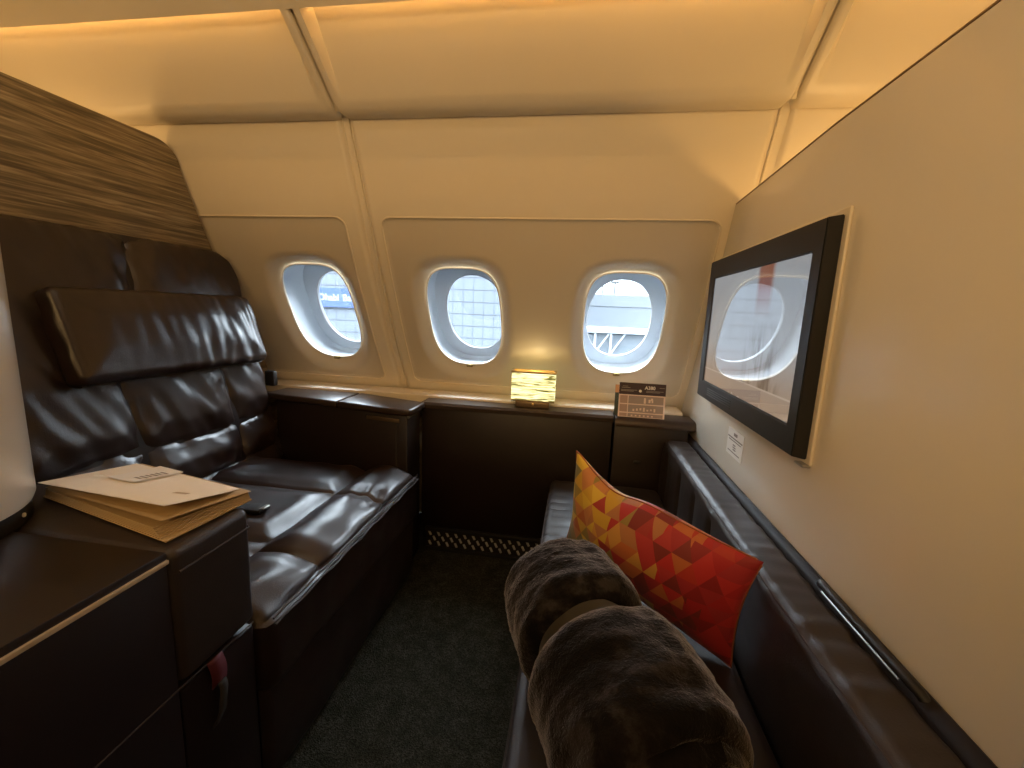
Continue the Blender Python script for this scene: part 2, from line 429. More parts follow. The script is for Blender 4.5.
def sidewall(name, x0, x1, ins, wins, step=.0062):
    s0, s1 = s_of_z(.50), s_of_z(1.56)
    nu = round((x1-x0)/step)+1; nv = round((s1-s0)/step)+1; ks = {}
    fv = {}
    def disp(x, s):
        d = .010*(1-sm(0, .010, min(x-x0, x1-x)))
        if ins: d += .005*(1-sm(-.009, .0, rrect(x, s, *ins, .035)))+.010*(1-sm(-.10, 0., rrect(x, s, *ins, .035)))*0
        for xc, sc in wins:
            u, v = x-xc, s-sc
            if abs(u) < .25 and abs(v) < .33:
                f = sup(u, v, WA+.052, WB+.060)
                e = sup(u, v)
                if f < 1.15:
                    g = max(0, e)**(1/3.0); h = max(1e-6, f)**(1/3.0)
                    k = (1-h)/max(1e-6, (g-h)) if g > h else 1        # 0 at rim of funnel, 1 at the hole
                    d += .030*sm(0, 1.0, max(0, min(1, k)))
        return d
    bm = bmesh.new(); V = {}
    def node(i, j):
        if (i, j) in V: return V[i, j]
        x, s = x0+(x1-x0)*i/(nu-1), s0+(s1-s0)*j/(nv-1)
        for xc, sc in wins:
            u, v = x-xc, s-sc
            if abs(u) < .2 and abs(v) < .28:
                e = sup(u, v)
                if near.get((i, j)):
                    for _ in range(4):
                        n = 3.6 if v > 0 else 2.7
                        q = sup(u, v)**(-1/n); u *= q; v *= q
                    x, s = xc+u, sc+v
        V[i, j] = bm.verts.new(wp(x, s, disp(x, s))); return V[i, j]
    ins_ = {}; near = {}
    for i in range(nu):
        x = x0+(x1-x0)*i/(nu-1)
        for j in range(nv):
            s = s0+(s1-s0)*j/(nv-1)
            ins_[i, j] = any(abs(x-xc) < .2 and abs(s-sc) < .28 and sup(x-xc, s-sc) < 1 for xc, sc in wins)
    cells = []
    for i in range(nu-1):
        for j in range(nv-1):
            q = ((i, j), (i+1, j), (i+1, j+1), (i, j+1))
            if all(ins_[k] for k in q): continue
            cells.append(q)
            if any(ins_[k] for k in q):
                for k in q:
                    if ins_[k]: near[k] = True
    for q in cells:
        f = bm.faces.new([node(*k) for k in q])
        cxm = x0+(x1-x0)*(q[0][0]+.5)/(nu-1); csm = s0+(s1-s0)*(q[0][1]+.5)/(nv-1)
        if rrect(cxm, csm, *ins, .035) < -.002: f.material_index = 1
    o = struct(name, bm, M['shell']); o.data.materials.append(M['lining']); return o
sidewall('wall_outboard', -.711, .476, INS[1], [WIN[1], WIN[2]])
sidewall('wall_outboard', XL, -.741, INS[0], [WIN[0], WIN[3]])
sidewall('wall_outboard', .506, XR, INS[2], [WIN[4]])
# lower closing skin and upper skin behind the overhead panels
bm = bmesh.new(); zs = [0, .1, .2, .3, .4, .49, .515]
grid(bm, 2, len(zs), lambda i, j: wp((XL, XR)[i], s_of_z(zs[j]), .012 if j < 6 else -.003)); struct('wall_outboard', bm, M['shell'])
bm = bmesh.new(); zs = [1.55, 1.62, 1.7, 1.8, 1.9, 1.918]
grid(bm, 2, len(zs), lambda i, j: wp((XL, XR)[i], s_of_z(zs[j]), .004 if j else -.004)); struct('wall_outboard', bm, M['shell'])
# batten strips in the seams
for k, xc in enumerate((-.726, .491)):
    bm = bmesh.new(); prof = [(-.034, .0003), (-.028, .008), (-.013, .0125), (-.012, .0045), (-.010, .0035), (-.008, .0065), (.008, .0065), (.010, .0055), (.0115, .0125), (.028, .008), (.034, .0003)]
    ss = [s_of_z(.50)+(s_of_z(1.56)-s_of_z(.5))*i/60 for i in range(61)]
    grid(bm, len(prof), 61, lambda i, j: wp(xc+prof[i][0], ss[j], prof[i][1])); struct('trim_%d' % (k+1), bm, M['shell'])
# raised bead round each window lining
for k, (x0, x1, s0, s1) in enumerate(INS):
    r = .035; pts = []
    for (cx, cy, a0) in ((x1-r, s1-r, 0), (x0+r, s1-r, PI/2), (x0+r, s0+r, PI), (x1-r, s0+r, 3*PI/2)):
        for q in range(9): a = a0+PI/2*q/8; pts.append((cx+r*math.cos(a), cy+r*math.sin(a)))
    full = []
    for a, b in zip(pts, pts[1:]+pts[:1]):
        m = max(1, int(math.hypot(a[0]-b[0], a[1]-b[1])/.03))
        full += [(a[0]+(b[0]-a[0])*q/m, a[1]+(b[1]-a[1])*q/m) for q in range(m)]
    bm = bmesh.new(); tube(bm, [wp(x, s, .0005) for x, s in full], .0030, 8, closed=True); struct('trim_%d' % (k+3), bm, M['shell_trim'])
# window units
OUT = Vector((0, .985, .17)).normalized()
for k, (xc, sc) in enumerate(WIN):
    c, t, n = wall(sc); C0 = Vector((xc, c.x, c.y)); UP = Vector((0, t.x, t.y)); NO = Vector((0, n.x, n.y)); N = 72
    root = sroot('window_%d' % (k+1), C0)
    def ring(a, b, depth, nt=3.6, nb=2.7, off=Vector((0, 0, 0))):
        pts = []
        for i in range(N):
            u, v = suppt(2*PI*(i+.5)/N, a, b, nt, nb)
            p = wp(xc+u, sc+v, depth) if off.length == 0 else C0+Vector((1, 0, 0))*u+UP*v+off
            pts.append(p)
        return pts
    def loft(rings):
        bm = bmesh.new(); grid(bm, N, len(rings), lambda i, j: rings[j][i], closed_u=True); return bm
    obj('window_frame', loft([ring(WA+.002, WB+.002, .0318), ring(WA-.0005, WB-.0005, .0292), ring(WA-.0022, WB-.0022, .0300), ring(WA-.0028, WB-.0028, .034), ring(WA, WB, .042)]), M['bezel'], root)
    flat = lambda a, b, d: ring(a, b, 0, off=NO*.042+OUT*d)
    o0 = ring(WA, WB, .042)
    back = ring(.165, .215, 0, off=NO*.03+OUT*.17); hole = ring(.126, .172, 0, 2.2, 2.2, off=NO*.03+OUT*.172-UP*.004)
    hole2 = ring(.126, .172, 0, 2.2, 2.2, off=NO*.03+OUT*.195-UP*.004)
    mid = ring(.165, .225, 0, off=NO*.045+OUT*.03)
    obj('window_reveal', loft([o0, mid, ring(.172, .228, 0, off=NO*.03+OUT*.15), back, hole, hole2]), M['plenum'], root)
    obj('outer_seal', loft([ring(.1255, .1715, 0, 2.2, 2.2, off=NO*.03+OUT*.1715-UP*.004), ring(.1235, .1695, 0, 2.2, 2.2, off=NO*.03+OUT*.174-UP*.004), ring(.1255, .1715, 0, 2.2, 2.2, off=NO*.03+OUT*.178-UP*.004)]), M['grey_ink'], root)
    bm = bmesh.new(); bm.faces.new([bm.verts.new(p) for p in ring(WA-.001, WB-.001, .040)]); obj('dust_cover', bm, M['pane'], root, smooth=False)
    bm = bmesh.new(); bm.faces.new([bm.verts.new(p) for p in hole2]); obj('outer_pane', bm, M['outer_pane'], root, smooth=False)
    bm = bmesh.new(); pb = wp(xc, sc-WB+.007, .017); m4 = frame(pb, Vector((1, 0, 0)), UP, -NO)
    box(bm, (-.013, -.006, -.006), (.013, .006, .006), .002, M4=m4); box(bm, (-.010, -.0005, .004), (-.003, .004, .009), .001, M4=m4); box(bm, (.003, -.0005, .004), (.010, .004, .009), .001, M4=m4)
    obj('window_latch', bm, M['latch'], root, label='small brass latch')

# overhead panels with a recess that deepens up to the light slot
LIP = [(1.312, 1.500), (1.272, 1.4955), (1.256, 1.4955), (1.243, 1.499), (1.233, 1.505), (1.226, 1.5105)]
TD = Vector((-.189, .144)).normalized(); ON = Vector((-TD.y*-1, -TD.x)); ON = Vector((.604, .797))
def overhead(xa, xb, label):
    prof = [Vector(p) for p in LIP]; b0 = prof[-1]
    L = .385; prof += [b0+TD*(L*i/48) for i in range(1, 49)]
    ds = [0]
    for a, b in zip(prof[:-1], prof[1:]): ds.append(ds[-1]+(b-a).length)
    l0 = ds[len(LIP)-1]; nu = 150; xs = []
    e = [0, .001, .003, .006, .010, .014, .018, .022, .026, .030, .033, .036, .039, .042, .045, .048, .051, .054, .058, .064, .072]
    k = 60; xs = [xa+q for q in e] + [xa+.08+(xb-xa-.16)*i/k for i in range(k+1)] + [xb-q for q in reversed(e)]
    R = .028
    def P(i, j):
        x = xs[i]; dx = min(x-xa, xb-x); p = prof[j]; v = ds[j]-l0
        q = Vector((p.x, p.y))
        if dx < R and v < .09:          # rounded lower corners
            off = (R-math.sqrt(max(0, R*R-(R-dx)**2)))*.95
            q = q+TD*off*(1-sm(.03, .09, v))
        if dx < .010: q = q+ON*(.012*(1-math.sqrt(max(0, 1-(1-dx/.010)**2))))
        D = .075*max(0, min(1, (v-.008)/.36))*max(0, min(1, (dx-.022)/.014))
        q = q+ON*D
        return Vector((x, q.x, q.y))
    bm = bmesh.new(); grid(bm, len(xs), len(prof), P)
    o = obj('overhead_panel', bm, M['shell']); tag(o, label, 'ceiling panel'); return o
overhead(-1.955, -.7290, 'cream overhead panel above the armchair and the left window')
overhead(-.7230, .488, 'wide cream overhead panel above the middle and right windows')
overhead(.494, 1.70, 'cream overhead panel seen above the television partition')
bm = bmesh.new()
for xc in (-.726, .491):
    grid(bm, 2, 12, lambda i, j: Vector((xc+(-.03, .03)[i], *(Vector(LIP[-1])+ON*.016+TD*(-.03+.04*j)))))
struct('trim_6', bm, M['shell'])
# ceiling: sloped band whose lower edge hides the light strips, then flat
a0 = Vector(LIP[-1])+TD*.217; c1 = a0+TD*.40
prof = [a0+ON*.014, a0+ON*.010-TD*.002, a0+ON*.003, a0, a0+TD*.006, c1, Vector((.70, 1.885)), Vector((.62, 1.895)), Vector((YB, 1.90)), Vector((YB, 1.95)), Vector((1.25, 1.95)), Vector((1.1, 1.86)), c1+ON*.09, a0+TD*.12+ON*.075, a0+TD*.09+ON*.014]
bm = bmesh.new(); prism(bm, [(p.x, p.y) for p in prof], XL, XR, 'x'); struct('ceiling', bm, M['shell'])
# far ends and the aisle side close the cabin
for nm, a, b in (('wall_aft', (XL-.05, YB, 0), (XL, 1.85, 1.95)), ('wall_forward', (XR, YB, 0), (XR+.05, 1.85, 1.95)), ('wall_aisle', (XL-.05, YB-.05, 0), (XR+.05, YB, 1.95))):
    bm = bmesh.new(); box(bm, a, b, 0); struct(nm, bm, M['shell'])

bm = bmesh.new(); box(bm, (-2.2, -.46, 0), (1.6, -.42, 1.12), .004); struct('wall_near', bm, M['partition'])  # unseen suite wall, its height shaped to hold back low aisle light
# veneered partition behind the armchair
top = 1.45; pts = [(.20, 0), (1.765, 0)]
for z in [.3, .5, .58, .65, .75, .85, .95, 1.05, 1.15, 1.25, 1.33]:
    pts.append((min(1.765, y_at_z(z)-.012), z))
ye = y_at_z(1.37)-.012
for q in range(9):
    a = PI/2*q/8; pts.append((ye-.085+.085*math.cos(a)-.0, top-.075+.075*math.sin(a)))
pts += [(.20, top)]
bm = bmesh.new(); prism(bm, pts, -1.385, -1.340, 'x', .004); struct('wall_left', bm, M['veneer'])
# cream partition with the television
pts = [(.385, 0), (1.79, 0)]
for z in [.3, .5, .58, .65, .75, .85, .95, 1.05, 1.15, 1.22, 1.286]: pts.append((y_at_z(z)-.004, z))
pts += [(.9, 1.304), (.385, 1.307)]
bm = bmesh.new(); prism(bm, pts, .424, .456, 'x', .0025); struct('wall_right', bm, M['partition'])
bm = bmesh.new(); yy = y_at_z(1.289)-.006; prism(bm, [(.385, 1.3072), (.9, 1.3042), (yy, 1.2863), (yy, 1.2885), (.9, 1.3066), (.385, 1.3096)], .4238, .456, 'x'); struct('trim_7', bm, M['bronze'])
bm = bmesh.new(); box(bm, (.405, .355, 0), (.47, .3845, 1.312), .008, 3); struct('trim_8', bm, M['partition'])

# dark rail between partition and sofa, with a recessed pull
rail = sroot('trim_9', (.41, .9, .52))
bm = bmesh.new(); prism(bm, [(.402, .05), (.4235, .05), (.4235, .545), (.418, .549), (.408, .546), (.402, .538)], .399, 1.60, 'y'); obj('rail', bm, M['rail'], rail)
bm = bmesh.new(); pl = [(.4005, .512+(.012*math.sin(PI*min(1, q/3)/2) if q < 3 else .0)) for q in range(2)]
lp = [(.399, y, .531) for y in [.69-.19*i/24 for i in range(25)]]
tube(bm, [(.412, .700, .543), (.409, .694, .549)]+[(.406, y, .5515) for y in [.685-.185*i/24 for i in range(25)]]+[(.409, .491, .549), (.412, .485, .543)], .0062, 10); obj('pull_handle', bm, M['black'], rail)
bm = bmesh.new(); tube(bm, [(.3985, y, .5485) for y in [.672-.165*i/20 for i in range(21)]], .0014, 6); obj('pull_trim', bm, M['steel'], rail, label='thin steel edge line')

# ------------------------------------------------------------------ window ledge cabinets
led = thing('window_ledge', 'long dark brown ledge cabinet under the middle window carrying the small lamp', 'cabinet', (-.21, 1.66, 0))
bm = bmesh.new(); prism(bm, [(1.530, .583), (1.530, .596), (1.538, .605), (1.62, .605), (1.62, .583)], -.5710, .1455, 'x'); obj('ledge_top', bm, M['console_top'], led)
bm = bmesh.new(); prism(bm, [(1.540, .10), (1.74, .10), (1.74, .583), (1.540, .583)], -.5710, .144, 'x', .002); obj('front_panel', bm, M['console'], led)
bm = bmesh.new(); prism(bm, [(1.621, .583), (1.621, .612), (1.627, .615), (1.735, .615), (1.735, .583)], -1.32, .40, 'x'); struct('trim_10', bm, M['shell_trim'])
led2 = thing('window_ledge', 'short dark brown ledge cabinet in the corner holding the printed card', 'cabinet', (.28, 1.66, 0))
bm = bmesh.new(); prism(bm, [(1.512, .575), (1.512, .590), (1.518, .600), (1.530, .605), (1.62, .605), (1.62, .575)], .150, .4225, 'x'); obj('ledge_top', bm, M['console_top'], led2)
bm = bmesh.new(); prism(bm, [(1.522, .10), (1.74, .10), (1.74, .575), (1.522, .575)], .151, .4015, 'x', .002); obj('front_panel', bm, M['console'], led2)
bm = bmesh.new(); box(bm, (.225, 1.515, .44), (.252, 1.523, .452), .003); obj('latch', bm, M['black'], led2)
# air grille along the floor
gr = thing('air_grille', 'black slotted air grille at floor level below the window ledge', 'grille', (-.21, 1.54, 0))
bm = bmesh.new(); box(bm, (-.552, 1.545, 0), (.40, 1.60, .099), .001); obj('backing', bm, M['black'], gr)
bm = bmesh.new(); ny = 4
box(bm, (-.552, 1.530, .082), (.40, 1.545, .099), .002); box(bm, (-.552, 1.530, 0), (.40, 1.545, .014), .002)
obj('grille_frame', bm, M['black'], gr)
bm = bmesh.new()
for r_ in range(3):
    for i in range(26):
        x = -.535+.036*i+(.018 if r_ % 2 else 0); z = .026+.021*r_
        box(bm, (-.0045, 0, -.010), (.0045, .003, .010), .002, M4=T(x, 1.5425, z) @ Matrix.Rotation(-.45, 4, 'Y'))
s_ = obj('slots', bm, plain('pale_slot_highlight', (.5, .49, .47), .5), gr, label='slanted slots with painted highlights'); s_['kind'] = 'stuff'  # highlights on the slots are put into their pale base colour

# window-side armrest console
con = thing('side_console', 'dark brown armrest console between armchair and windows with two lids', 'console', (-.93, 1.55, 0))
def ycon(x, off=0): return 1.505+(x+1.30)*(1.378-1.505)/(1.30-.557)+off
bm = bmesh.new(); prism(bm, [(-1.150, ycon(-1.150, .012)), (-.572, ycon(-.572, .012)), (-.572, 1.526), (-1.150, 1.526)], .0, .581, 'z', .006); obj('body', bm, M['console'], con)
for nm, x0, x1 in (('lid', -1.190, -.8605), ('lid', -.8565, -.553)):
    R = .022 if x1 > -.6 else .001; pl = [(x0, ycon(x0)), ]
    if R > .01: pl += [(x1-R, ycon(x1-R)), (x1-R*.3, ycon(x1)+R*.25), (x1, ycon(x1)+R)]
    else: pl += [(x1, ycon(x1))]
    pl += [(x1, 1.526 if x1 > -.6 else 1.612), (x0, 1.612)]
    bm = bmesh.new(); prism(bm, pl, .583, .607, 'z', .007, 3); obj(nm, bm, M['console_top'], con)
bm = bmesh.new(); a = Vector((-.735, ycon(-.735, .0125), .560)); b = Vector((-.60, ycon(-.60, .0125), .560))
box(bm, (0, -.004, -.007), ((b-a).length, .002, .007), .002, M4=frame(a, (b-a).normalized(), Vector((0, 0, 1)).cross((b-a).normalized()), Vector((0, 0, 1)))); obj('finger_pull', bm, M['bronze'], con)
bm = bmesh.new(); box(bm, (-.5735, 1.40, .570), (-.568, 1.53, .580), .001); obj('edge_strip', bm, M['steel'], con)
bm = bmesh.new(); box(bm, (-.574, 1.392, .03), (-.5705, 1.396, .57), .001); box(bm, (-.615, ycon(-.615, .0085), .03), (-.611, ycon(-.611, .0125), .555), .001); obj('door_gap', bm, M['gap'], con)

# ------------------------------------------------------------------ armchair
ch = thing('armchair', 'wide dark brown leather armchair with quilted backrest', 'armchair', (-.95, 1.0, 0))
def nz(p, f, seed=0): return noise.noise(Vector((p[0]*f+seed, p[1]*f, p[2]*f)))
# backrest: local x = Y world, y = slope up, z = out of the face
k = .235; UPB = Vector((-k, 0, 1)).normalized(); OUTB = Vector((1, 0, k)).normalized(); YB_ = Vector((0, 1, 0))
zc = .742; HB = (.435, .40, .020)
BC = Vector((-1.25+(.94-zc)*.24, 1.054, zc))-OUTB*HB[2]
m4 = frame(BC, YB_, UPB, OUTB)
def fy(Y): return Y-BC.y
def fz(z): return (z-BC.z)/UPB.z
rows = [fz(.53), fz(.405), fz(.74)]; cols_up = [fy(1.10)]; cols = [fy(.70), fy(.975), fy(1.31)]
def back_pre(s, n):
    R = .10; cx, cy = HB[0]-R, HB[1]-R
    a, b = (s.x-cx)/R, (s.y-cy)/R
    if a > 0 and b > 0:
        a2, b2 = a*math.sqrt(max(0, 1-b*b/2)), b*math.sqrt(max(0, 1-a*a/2)); s = Vector((cx+a2*R, cy+b2*R, s.z))
        n = Vector((a2, b2, n.z)).normalized() if abs(n.z) < .9 else n
    return s, n
def back_disp(p, n):
    if n.z < .5: return 0
    d = 0; upper = p.y > fz(.78)
    vs_ = cols_up if upper else cols
    dv = min(abs(p.x+.012*math.sin(p.y*9)-c) for c in vs_); dh = min(abs(p.y+.006*math.sin(p.x*11)-c) for c in rows[:2])
    if upper: dh = 1
    puff = sm(0, .07, min(dv, dh)); d = -.016+.016*puff
    d -= .010*groove(dv, .006)+.010*groove(dh, .006)
    w_ = max(groove(dv, .05), groove(dh, .05))
    d += .007*nz(p, 14)*(0.4+w_)+.004*nz(p, 30, 5)*w_
    d += .006*nz((p.x*2.2+p.y*1.2, p.y*.5-p.x*.3, 0), 12, 9)
    return d
bm = bmesh.new(); rbox(bm, HB, .018, .0085, m4, back_disp, back_pre); obj('backrest', bm, M['leather'], ch)
bm = bmesh.new(); prism(bm, [(-1.335, .0), (-1.14, .0), (-1.148, .42), (-1.300, 1.06), (-1.335, 1.06)], .64, 1.475, 'y', .004); obj('back_shell', bm, M['console'], ch)
hr = (.312, .122, .036); HC = BC+UPB*fz(.842)+YB_*fy(1.150)+OUTB*(HB[2]+.018)
hm = frame(HC, YB_, (UPB-OUTB*.10).normalized(), (OUTB+UPB*.10).normalized())
def head_disp(p, n):
    if n.z < .3: return .003*nz(p, 20)
    e = min(hr[0]-abs(p.x), hr[1]-abs(p.y)); d = .014*sm(0, .09, e)
    rr = sm(-.05, .2, p.x)
    ph = p.x*78+2.5*nz(p, 7, 3)+p.y*6; d += .0035*math.sin(ph)*rr*(.5+.5*nz(p, 9, 8))
    d += .006*nz((p.x*2.4, p.y*.7, 0), 14, 4)*(.4+rr); return d
bm = bmesh.new(); rbox(bm, hr, .022, .0075, hm, head_disp); obj('headrest', bm, M['leather'], ch)
bm = bmesh.new(); tube(bm, [hm @ Vector((hr[0]*sx, hr[1]*sy, .0)) for sx, sy in ((-.96, -1.005), (0, -1.01), (.96, -1.005))], .0022, 6); obj('headrest_piping', bm, M['piping'], ch)
# seat cushion
SX0, SX1, SY0, SY1 = -1.16, -.515, .615, 1.368
hs = ((SX1-SX0)/2, (SY1-SY0)/2, .085); sc_ = Vector(((SX0+SX1)/2, (SY0+SY1)/2, .398-hs[2]))
def seat_disp(p, n):
    X, Y = p.x+sc_.x, p.y+sc_.y
    if n.z < .3: return .003*nz(p, 16)
    strip = X > -.70
    ys = (.815, 1.135) if strip else (.86, 1.15)
    dt = min(abs(Y-c) for c in ys); dl = abs(X+.70)
    d = -.010+.012*sm(0, .06, min(dt, dl))-.007*groove(dt, .005)-.007*groove(dl, .005)
    d += .014*(1-((X+.61)/.10)**2) if strip and abs(X+.61) < .10 else 0
    d -= .016*sm(-.62, -.515, X)
    d += .004*nz(p, 13, 2)+.004*math.sin(X*95+4*nz(p, 6))*groove(min(abs(Y-.70), abs(Y-1.135)), .06)*sm(-.7, -.6, X); return d
bm = bmesh.new(); rbox(bm, hs, .030, .0085, Matrix.Translation(sc_), seat_disp); obj('seat_cushion', bm, M['leather'], ch)
bm = bmesh.new()
for zz, xx in ((.384, -.5165), (.372, -.5125)):
    tube(bm, [(xx, SY0+.02+(SY1-SY0-.04)*i/30, zz+.002*math.sin(i*1.3)) for i in range(31)], .0024, 6)
obj('piping', bm, M['piping'], ch)
def sb_disp(p, n):
    if n.x < .5: return 0
    return .005*nz(p, 9, 3)+.004*sm(0, .1, .15-abs(p.z))
bm = bmesh.new(); rbox(bm, (.30, .372, .150), .02, .02, T(-.835, .992, .162), sb_disp); obj('seat_base', bm, M['leather'], ch)
# seat belt lying on the cushion
bm = bmesh.new()
pth = [(-1.06, .93, .402), (-1.0, .955, .408), (-.93, .96, .409), (-.865, .965, .409), (-.83, .97, .408)]
for off in (0,):
    L_ = [Vector(p)+Vector((0, .020, 0)) for p in pth]; R_ = [Vector(p)-Vector((0, .020, 0)) for p in pth]
    grid(bm, 4, len(pth), lambda i, j: (L_[j], R_[j], R_[j]+Vector((0, 0, -.003)), L_[j]+Vector((0, 0, -.003)))[i], closed_u=True)
sb = obj('seat_belt', bm, M['black'], ch)
bm = bmesh.new(); box(bm, (-.845, .948, .402), (-.795, .990, .414), .004); obj('buckle', bm, M['black'], sb)
bm = bmesh.new(); box(bm, (-.802, .955, .4135), (-.790, .983, .4165), .001); obj('buckle_tab', bm, M['steel'], sb)
bm = bmesh.new(); box(bm, (-1.205, 1.505, .63), (-1.165, 1.53, .69), .006); obj('belt_guide', bm, M['black'], ch)

# ------------------------------------------------------------------ aisle-side armrest cabinet
ac = thing('armrest_cabinet', 'dark brown cabinet beside the armchair with a beige inlay line', 'cabinet', (-.9, .2, 0))
bm = bmesh.new(); prism(bm, [(-1.32, -.30), (-.534, -.30), (-.534, .463), (-1.32, .463)], .0, .597, 'z', .002); obj('body', bm, M['console'], ac)
bm = bmesh.new(); box(bm, (-1.32, -.30, .599), (-.532, .463, .615), .003); obj('top_panel', bm, M['console'], ac)
bm = bmesh.new(); box(bm, (-.5345, -.30, .5985), (-.5285, .462, .6045), .001); obj('inlay_strip', bm, M['strip'], ac)
bm = bmesh.new(); rbox(bm, (.395, .0735, .105), .014, .02, T(-.925, .5380, .507), None); obj('end_cap', bm, M['leather_sofa'], ac)
bm = bmesh.new(); tube(bm, [(-.9, .612, .575), (-.54, .612, .578), (-.5285, .605, .578), (-.5285, .475, .578)], .0018, 6); obj('cap_seam', bm, M['piping'], ac)
bm = bmesh.new(); box(bm, (-1.32, .466, .0), (-.535, .608, .392), .004); obj('end_panel', bm, M['console'], ac)
bm = bmesh.new(); tube(bm, [(-.534, .30, .400), (-.534, .46, .400), (-.5335, .606, .397)], .0016, 6); obj('edge_bead', bm, M['piping'], ac)
bm = bmesh.new(); grid(bm, 2, 8, lambda i, j: Vector((-.533+.004*math.sin(j*.5), (.508, .536)[i]+.001*j, .400-.0075*j))); t_ = obj('pull_tag', bm, M['red'], ac, label='red fabric pull tag')
mod = t_.modifiers.new('thickness', 'SOLIDIFY'); mod.thickness = .0015
bm = bmesh.new(); grid(bm, 2, 12, lambda i, j: Vector((-.532+.006*math.sin(j*.35), (.524, .539)[i]-.001*j+.002*math.sin(j), .350-.0065*j))); t_ = obj('strap', bm, M['grey_strap'], ac, label='grey strap hanging from the red tag')
mod = t_.modifiers.new('thickness', 'SOLIDIFY'); mod.thickness = .0015

# curved cream privacy panel standing on the cabinet
pp = thing('privacy_panel', 'tall cream curved privacy panel at the left edge on the dark cabinet', 'panel', (-.93, .38, .615))
bm = bmesh.new(); N = 64
def colr(prof, th0=-.2*PI, th1=1.2*PI, r0=.175):
    bm = bmesh.new(); grid(bm, N, len(prof), lambda i, j: Vector((-.93+(r0+prof[j][0])*math.cos(th0+(th1-th0)*i/(N-1)), .38+(r0+prof[j][0])*math.sin(th0+(th1-th0)*i/(N-1)), prof[j][1]))); return bm
prof = [(-.012, .640), (-.003, .642), (0, .650), (0, 1.0), (0, 1.30), (-.004, 1.312), (-.02, 1.316), (-.05, 1.316), (-.05, .64), (-.012, .640)]
obj('shell', colr(prof), M['partition'], pp)
obj('plinth', colr([(-.05, .6155), (-.006, .6155), (-.006, .641), (-.05, .641), (-.05, .6155)]), M['black'], pp)
ts = math.radians(18)
bm = bmesh.new(); e = Vector((math.cos(ts), math.sin(ts), 0)); f_ = Vector((-math.sin(ts), math.cos(ts), 0)); c_ = Vector((-.93, .38, 0))
box(bm, (.168, -.0014, .645), (.1754, .0014, 1.31), .0004, M4=frame(c_, e, f_, Vector((0, 0, 1)))); obj('joint', bm, M['strip'], pp)
bm = bmesh.new(); ts = math.radians(37); e = Vector((math.cos(ts), math.sin(ts), 0)); f_ = Vector((-math.sin(ts), math.cos(ts), 0))
lathe(bm, [(0, .002), (.003, .0015), (.0035, 0), (.003, -.002)], (0, 0, 0), 12)
bmesh.ops.transform(bm, matrix=frame(c_+e*.170+Vector((0, 0, .629)), f_, Vector((0, 0, 1)), e), verts=bm.verts); obj('stud', bm, M['white'], pp)

# ------------------------------------------------------------------ menu booklet with a card on it
bk = thing('booklet', 'cream booklet lying half open on the armrest cabinet', 'booklet', (-.71, .58, .615))
A = Vector((-.872, .558, 0)); B = Vector((-.553, .481, 0)); Cc = Vector((-.540, .628, 0)); D = Vector((-.83, .690, 0))
def quad(bm, P4, z0, z1):
    v = [bm.verts.new(Vector((p.x, p.y, z0[i]))) for i, p in enumerate(P4)]+[bm.verts.new(Vector((p.x, p.y, z1[i]))) for i, p in enumerate(P4)]
    bm.faces.new(v[:4]); bm.faces.new(v[:3:-1])
    for i in range(4): bm.faces.new((v[i], v[(i+1) % 4], v[4+(i+1) % 4], v[4+i]))
z_ = .6155
bm = bmesh.new(); quad(bm, (A, B, Cc, D), [z_]*4, [z_+.0022]*4); obj('back_cover', bm, M['paper_dark'], bk, smooth=False)
def ins4(P4, k):
    c = sum(P4, Vector())/4; return [c+(p-c)*k for p in P4]
bm = bmesh.new(); P4 = ins4([A, B, Cc, D], .975); 
v0 = z_+.0023
for i in range(5):
    P5 = ins4([A, B, Cc, D], .985-.004*i); P5[1] = P5[1].lerp(P5[0], .03+.012*i)
    quad(bm, P5, [v0+.0024*i]*4, [v0+.0024*i+.0021]*4)
obj('pages', bm, M['paper_dark'], bk, smooth=False)
def sheet(bm, P4, zf, n=12, th=.0008):
    def P(i, j, o=0):
        u, v = i/n, j/n
        p = (P4[0]*(1-u)+P4[1]*u)*(1-v)+(P4[3]*(1-u)+P4[2]*u)*v; return Vector((p.x, p.y, zf(u, v)+o))
    grid(bm, n+1, n+1, lambda i, j: P(i, j)); grid(bm, n+1, n+1, lambda i, j: P(i, j, th))
zt = v0+.0125
bm = bmesh.new(); sheet(bm, [A+(B-A)*.03, A+(B-A)*.985, Cc, D], lambda u, v: zt+(1-v)*(.003+.012*u)+.001); obj('inner_page', bm, M['paper_dark'], bk)
CV = [A+Vector((-.004, -.003, 0)), Vector((-.560, .490, 0)), Cc+Vector((-.012, -.012, 0)), D+Vector((-.004, -.006, 0))]
def zc_(u, v): return zt+.003+max(0, 1-v)**1.1*(.008+.024*u)+.006*u*v
bm = bmesh.new(); sheet(bm, CV, zc_); cov = obj('front_cover', bm, M['paper'], bk)
# small emblem on the cover
def onc(u, v, o=.0012):
    P4 = CV
    p = (P4[0]*(1-u)+P4[1]*u)*(1-v)+(P4[3]*(1-u)+P4[2]*u)*v; return Vector((p.x, p.y, zc_(u, v)+o))
bm = bmesh.new(); grid(bm, 5, 3, lambda i, j: onc(.80+.02*i+.0*j, .40+.035*j+.012*i)); obj('cover_emblem', bm, M['strip'], bk)
cd = thing('card', 'small white printed card lying on the booklet cover', 'card', tuple(onc(.35, .6)))
bm = bmesh.new(); grid(bm, 7, 7, lambda i, j: onc(.22+.24*i/6, .44+.60*j/6, .002)); grid(bm, 7, 7, lambda i, j: onc(.22+.24*i/6, .44+.60*j/6, .0036)); obj('card_face', bm, M['white'], cd)
bm = bmesh.new()
for q in range(6): grid(bm, 2, 2, lambda i, j: onc(.36+.07*i*(1 if q % 2 else .8), .56+.06*q+.03*j, .0042))
